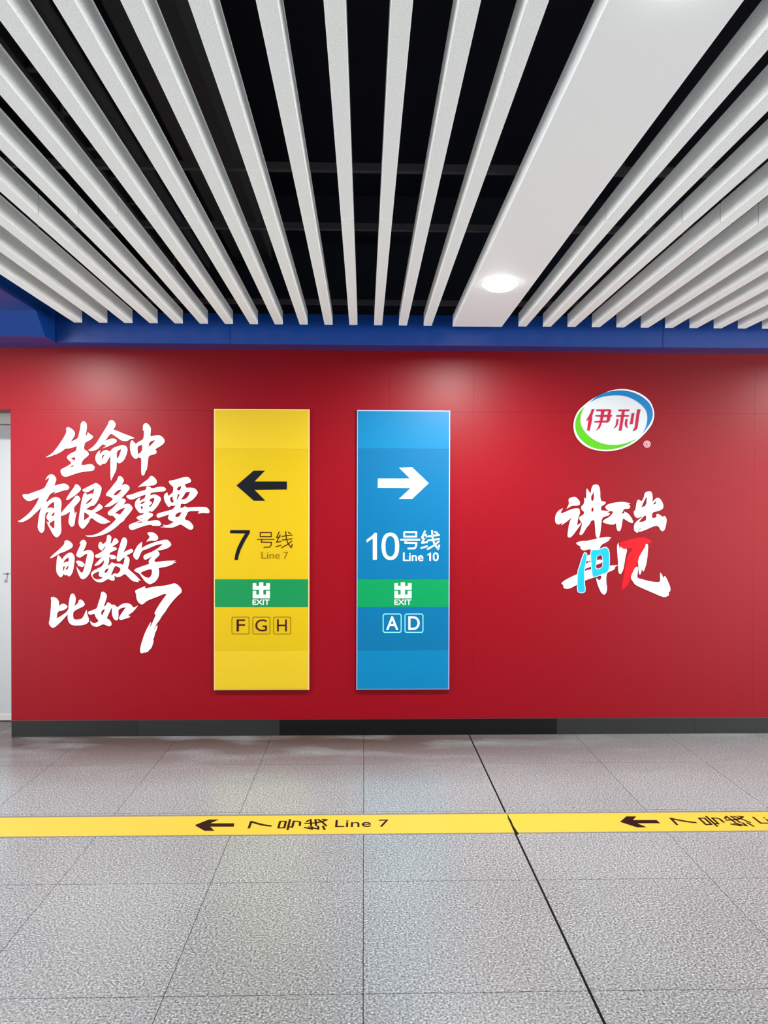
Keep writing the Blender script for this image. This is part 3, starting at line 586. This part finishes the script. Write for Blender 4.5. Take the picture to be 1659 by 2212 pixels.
ZW = [[(465,265),(600,220),(780,215),(950,170),(1150,125),(1330,115),(1360,150),(1290,165),(1330,190),(1220,260),(1100,320),(1060,430),(880,445),(790,430),(650,470),(560,400),(600,370),(540,340),(480,300)],
      [(740,600),(850,565),(900,560),(900,690),(730,760)], [(720,790),(900,725),(1135,685),(1140,780),(900,850),(705,930)],
      [(80,1300),(200,1210),(500,1065),(710,980),(870,935),(1100,950),(1320,850),(1535,835),(1450,890),(1460,940),(1300,1010),(1255,1040),(1230,1160),(1240,1320),(1260,1440),(1230,1560),(1180,1600),(1110,1550),(1040,1400),(990,1250),(985,1165),(1065,1240),(1110,1180),(1115,1090),(900,1160),(710,1220),(480,1340),(280,1450),(140,1430),(150,1380),(120,1330)]]
zc = put('brush_character', fill([smooth(L) for L in ZW]), cz, M_WHITE, s2, 0.004, D)
CY = [[(690,490),(760,550),(745,680),(715,820),(690,1010),(690,1300),(720,1490),(665,1560),(520,1550),(490,1480),(485,1300),(495,1000),(550,850),(590,700),(640,570)]]
CY2 = [[(830,470),(880,430),(1060,430),(1180,372),(1240,365),(1315,440),(1330,600),(1330,850),(1315,980),(1240,1055),(1100,1090),(1000,1140),(890,1165),(865,1080),(850,900),(830,700)], [(1000,640),(1030,600),(1120,575),(1140,700),(1135,860),(1110,900),(975,945),(990,760)]]
put('colour_edge', fill([smooth(L) for L in CY]), cz, M_LILAC, zc, 0.0015, D - 0.004, label='pale lilac edge of the cyan strokes')
put('colour_edge', fill([smooth(L) for L in CY2]), cz, M_LILAC, zc, 0.0015, D - 0.004, label='pale lilac edge of the cyan strokes')
put('colour_stroke', fill([smooth(inset(L, 20)) for L in CY]), cz, M_CYAN, zc, 0.0015, D - 0.0056, label='cyan numeral 1')
put('colour_stroke', fill([smooth(inset(CY2[0], 20)), smooth(inset(CY2[1], -14))]), cz, M_CYAN, zc, 0.0015, D - 0.0056, label='cyan numeral 0')
JW = [[(145,275),(130,330),(165,400),(170,570),(190,395),(270,460),(385,455),(330,650),(300,850),(270,1020),(210,1140),(185,1152),(140,1110),(130,1000),(130,850),(110,600),(95,360)],
      [(880,325),(920,315),(955,345),(945,500),(930,700),(900,880),(860,1000),(825,1085),(795,1050),(780,970),(760,1120),(725,1170),(700,1130),(685,950),(680,730),(790,530),(890,380)],
      [(675,940),(670,1050),(650,1230),(665,1260),(850,1310),(1050,1360),(1300,1380),(1280,1220),(1290,1110),(1340,1170),(1375,1290),(1400,1195),(1440,1230),(1490,1330),(1560,1500),(1570,1610),(1510,1650),(1525,1690),(1520,1740),(1430,1780),(1350,1780),(1100,1670),(820,1550),(600,1450),(540,1360),(483,1280),(490,1190),(540,1080),(600,960)]]
jc = put('brush_character', fill([smooth(L) for L in JW]), cj, M_WHITE, s2, 0.004, D)
J7 = [(150,290),(250,260),(500,180),(800,130),(900,160),(1060,230),(1020,290),(900,320),(880,380),(680,720),(670,850),(600,960),(490,1190),(430,1380),(350,1510),(210,1590),(240,1400),(300,1100),(340,800),(400,620),(540,430),(400,440),(290,465),(200,400)]
put('colour_stroke', fill([smooth(J7)]), cj, M_SCAR, jc, 0.0015, D, label='scarlet numeral 7 on the darker red wall')

# ================================================================== OVAL EMBLEM
cl = (1220, 820, 7.54)
c2 = at_y(1326, 975, D)
lg = empty('wall_emblem', c2, 'white oval emblem with blue and green crescents, high on the red wall', 'emblem')
OV = [(900,155),(750,175),(600,235),(450,310),(330,400),(220,500),(160,620),(137,740),(150,860),(200,970),(300,1070),(430,1135),(580,1165),(700,1170),(850,1150),(1000,1100),(1130,1030),(1250,930),(1360,810),(1430,700),(1455,570),(1435,460),(1380,350),(1280,260),(1150,195),(1020,160)]
def sm2(L): return smooth(smooth(L))
put('plate', fill([sm2(OV)]), cl, M_WHITE, lg, 0.008, D, label='white oval plate')
put('face', fill([sm2(inset(OV, 26))]), cl, M_LOGO, lg, 0.0008, D - 0.0082, label='pale grey oval face')
put('blue_crescent', fill([sm2([(400,375),(520,270),(680,200),(850,175),(980,175),(1130,210),(1270,280),(1380,380),(1430,490),(1435,600),(1400,700),(1340,790),(1260,890),(1320,780),(1345,680),(1345,560),(1300,460),(1200,370),(1080,300),(950,260),(800,255),(650,270),(520,310)])]), cl, M_LBLUE, lg, 0.0008, D - 0.0092, label='bright blue crescent')
put('green_crescent', fill([sm2([(320,440),(230,530),(175,650),(165,760),(190,870),(250,970),(350,1060),(480,1120),(620,1145),(760,1140),(900,1110),(1030,1060),(1190,955),(1050,1020),(900,1060),(740,1065),(600,1040),(450,970),(330,860),(260,740),(250,640),(275,530)])]), cl, M_LGRN, lg, 0.0008, D - 0.0092, label='bright green crescent')
put('character', fill([[(440,478),(485,478),(445,590),(448,640),(405,835),(362,830),(385,650),(340,680),(380,610),(420,540)],
   [(515,485),(740,482),(758,500),(745,575),(775,580),(770,600),(745,605),(735,670),(700,700),(605,700),(570,790),(500,840),(540,780),(570,700),(475,700),(485,675),(575,670),(580,605),(495,600),(500,578),(585,575),(590,515),(510,515)],
   [(650,515),(710,515),(695,572),(635,572)], [(630,610),(690,610),(680,665),(615,668)]]), cl, M_LRED, lg, 0.0008, D - 0.0102, label='crimson Chinese character')
put('character', fill([[(875,488),(1055,485),(1045,515),(975,518),(968,575),(1050,578),(1040,605),(963,605),(925,830),(878,835),(915,605),(835,605),(840,578),(920,575),(930,518),(870,515)],
   [(845,640),(875,640),(865,730),(840,770),(795,800),(830,740)], [(990,640),(1025,640),(1015,720),(1025,795),(985,760),(975,720)],
   [(1090,545),(1135,545),(1105,725),(1060,728)], [(1180,485),(1235,485),(1210,600),(1185,790),(1160,820),(1105,845),(1140,770),(1155,650)]]), cl, M_LRED, lg, 0.0008, D - 0.0102, label='crimson Chinese character')
circ = lambda r: [(1337 + r * math.cos(a * math.pi / 16), 1052 + r * math.sin(a * math.pi / 16)) for a in range(32)]
rb = put('mark_disc', fill([circ(58)]), cl, M_PINK, lg, 0.004, D, label='small round pale pink trademark disc')
put('mark_ring', fill([circ(46), circ(38)]), cl, M_LRED, rb, 0.0006, D - 0.0042)
put('letter', fit(text('R', 0.01), 1318, 1026, 1360, 1078), cl, M_LRED, rb, 0.0006, D - 0.0042, label='crimson letter R')

# ================================================================== FLOOR TAPE
TZ = 0.0012
ya0 = at_z(787, 1760.3, TZ).y; yb0 = at_z(787, 1800.8, TZ).y
print('tape y', yb0, ya0)
tp = empty('floor_tape', (0, (ya0 + yb0) / 2, 0), 'long yellow guide tape stuck across the grey tiled floor, with arrows and line names', 'tape')
link('strip', box((-6.5, yb0, 0.0002), (0.6905, ya0, TZ), 0.0003), M_TAPE, tp)
link('strip', box((0.6925, yb0, 0.0002), (6.5, ya0, TZ), 0.0003), M_TAPE, tp)
M_TAPE_EDGE = mat('tape_edge_grey', (104, 101, 99), 0.6, 0.2, dim=0.6)  # thin grey strips along both long edges of the tape
link('tape_edge', box((-6.5, ya0 + 0.0003, 0.0001), (6.5, ya0 + 0.018, 0.0006)), M_TAPE_EDGE, tp, label='grey line along the far edge')
link('tape_edge', box((-6.5, yb0 - 0.010, 0.0001), (6.5, yb0 - 0.0003, 0.0006)), M_TAPE_EDGE, tp, label='grey line along the near edge')
ct = (380, 1720, 3.318)
def on_floor(me, crop, th=0.0006):
    x0, y0, s = crop
    for v in me.vertices: v.co = at_z(x0 + v.co.x / s, y0 + v.co.y / s, TZ) + Vector((0, 0, 0.0002 + th * v.co.z))
    me.update(); return me
def rect_floor(x0, y0, x1, y1):      # photo box on the tape -> floor rectangle
    a = at_z(380 + x0 / 3.318, 1720 + (y0 + y1) / 2 / 3.318, TZ).x; b = at_z(380 + x1 / 3.318, 1720 + (y0 + y1) / 2 / 3.318, TZ).x
    xm = (x0 + x1) / 2
    return a, at_z(380 + xm / 3.318, 1720 + y1 / 3.318, TZ).y, b, at_z(380 + xm / 3.318, 1720 + y0 / 3.318, TZ).y
def floor_fit(me, bb, rot):
    a, y0, b, y1 = bb
    if rot:                          # character lies on its side: its top points left, its right side away
        for v in me.vertices: v.co = (v.co.y, -v.co.x, v.co.z)
    fit(me, a, -y1, b, -y0)
    for v in me.vertices: v.co = (v.co.x, -v.co.y, TZ + 0.0002 + 0.0006 * v.co.z)
    me.update(); return me
def tstrokes(L, close=()): return strokes(L, 26, close)
marks = [('arrow', on_floor(fill([[(135, 208), (235, 168), (307, 168), (245, 195), (418, 195), (415, 218), (245, 218), (275, 248), (205, 248)]]), ct), 'dark arrow pointing left'),
         ('numeral', floor_fit(fill([SEVEN]), rect_floor(523, 178, 688, 230), True), 'dark numeral 7 lying on its side'),
         ('lettering', floor_fit(tstrokes(HAO, (0,)), rect_floor(733, 165, 897, 243), True), 'dark Chinese character lying on its side'),
         ('lettering', floor_fit(tstrokes(XIAN), rect_floor(917, 163, 1086, 243), True), 'dark Chinese character lying on its side'),
         ('lettering', floor_fit(text('Line 7', 0.0), rect_floor(1143, 170, 1526, 220), False), 'dark words Line 7')]
a0 = at_z(421, 1782, TZ).x; a1 = at_z(1339, 1775, TZ).x
print('period', a1 - a0)
for nm, me, lb in marks:
    o = link(nm, me, M_INK, tp, label=lb)
    c = o.copy(); C.objects.link(c); c.parent = tp; c.location.x += (a1 - a0)
# torn slit where the tape crosses the expansion joint
tear = [(1097, 1757), (1099, 1765), (1104, 1772), (1109, 1784), (1117, 1796), (1121, 1802), (1113, 1802), (1108, 1792), (1102, 1778), (1097, 1768)]
link('tear', on_floor(fill([tear]), (0, 0, 1), 0.0003), M_JOINT, tp, label='dark tear where the tape crosses the floor joint')
for n in bpy.data.meshes:
    if not n.users: bpy.data.meshes.remove(n)
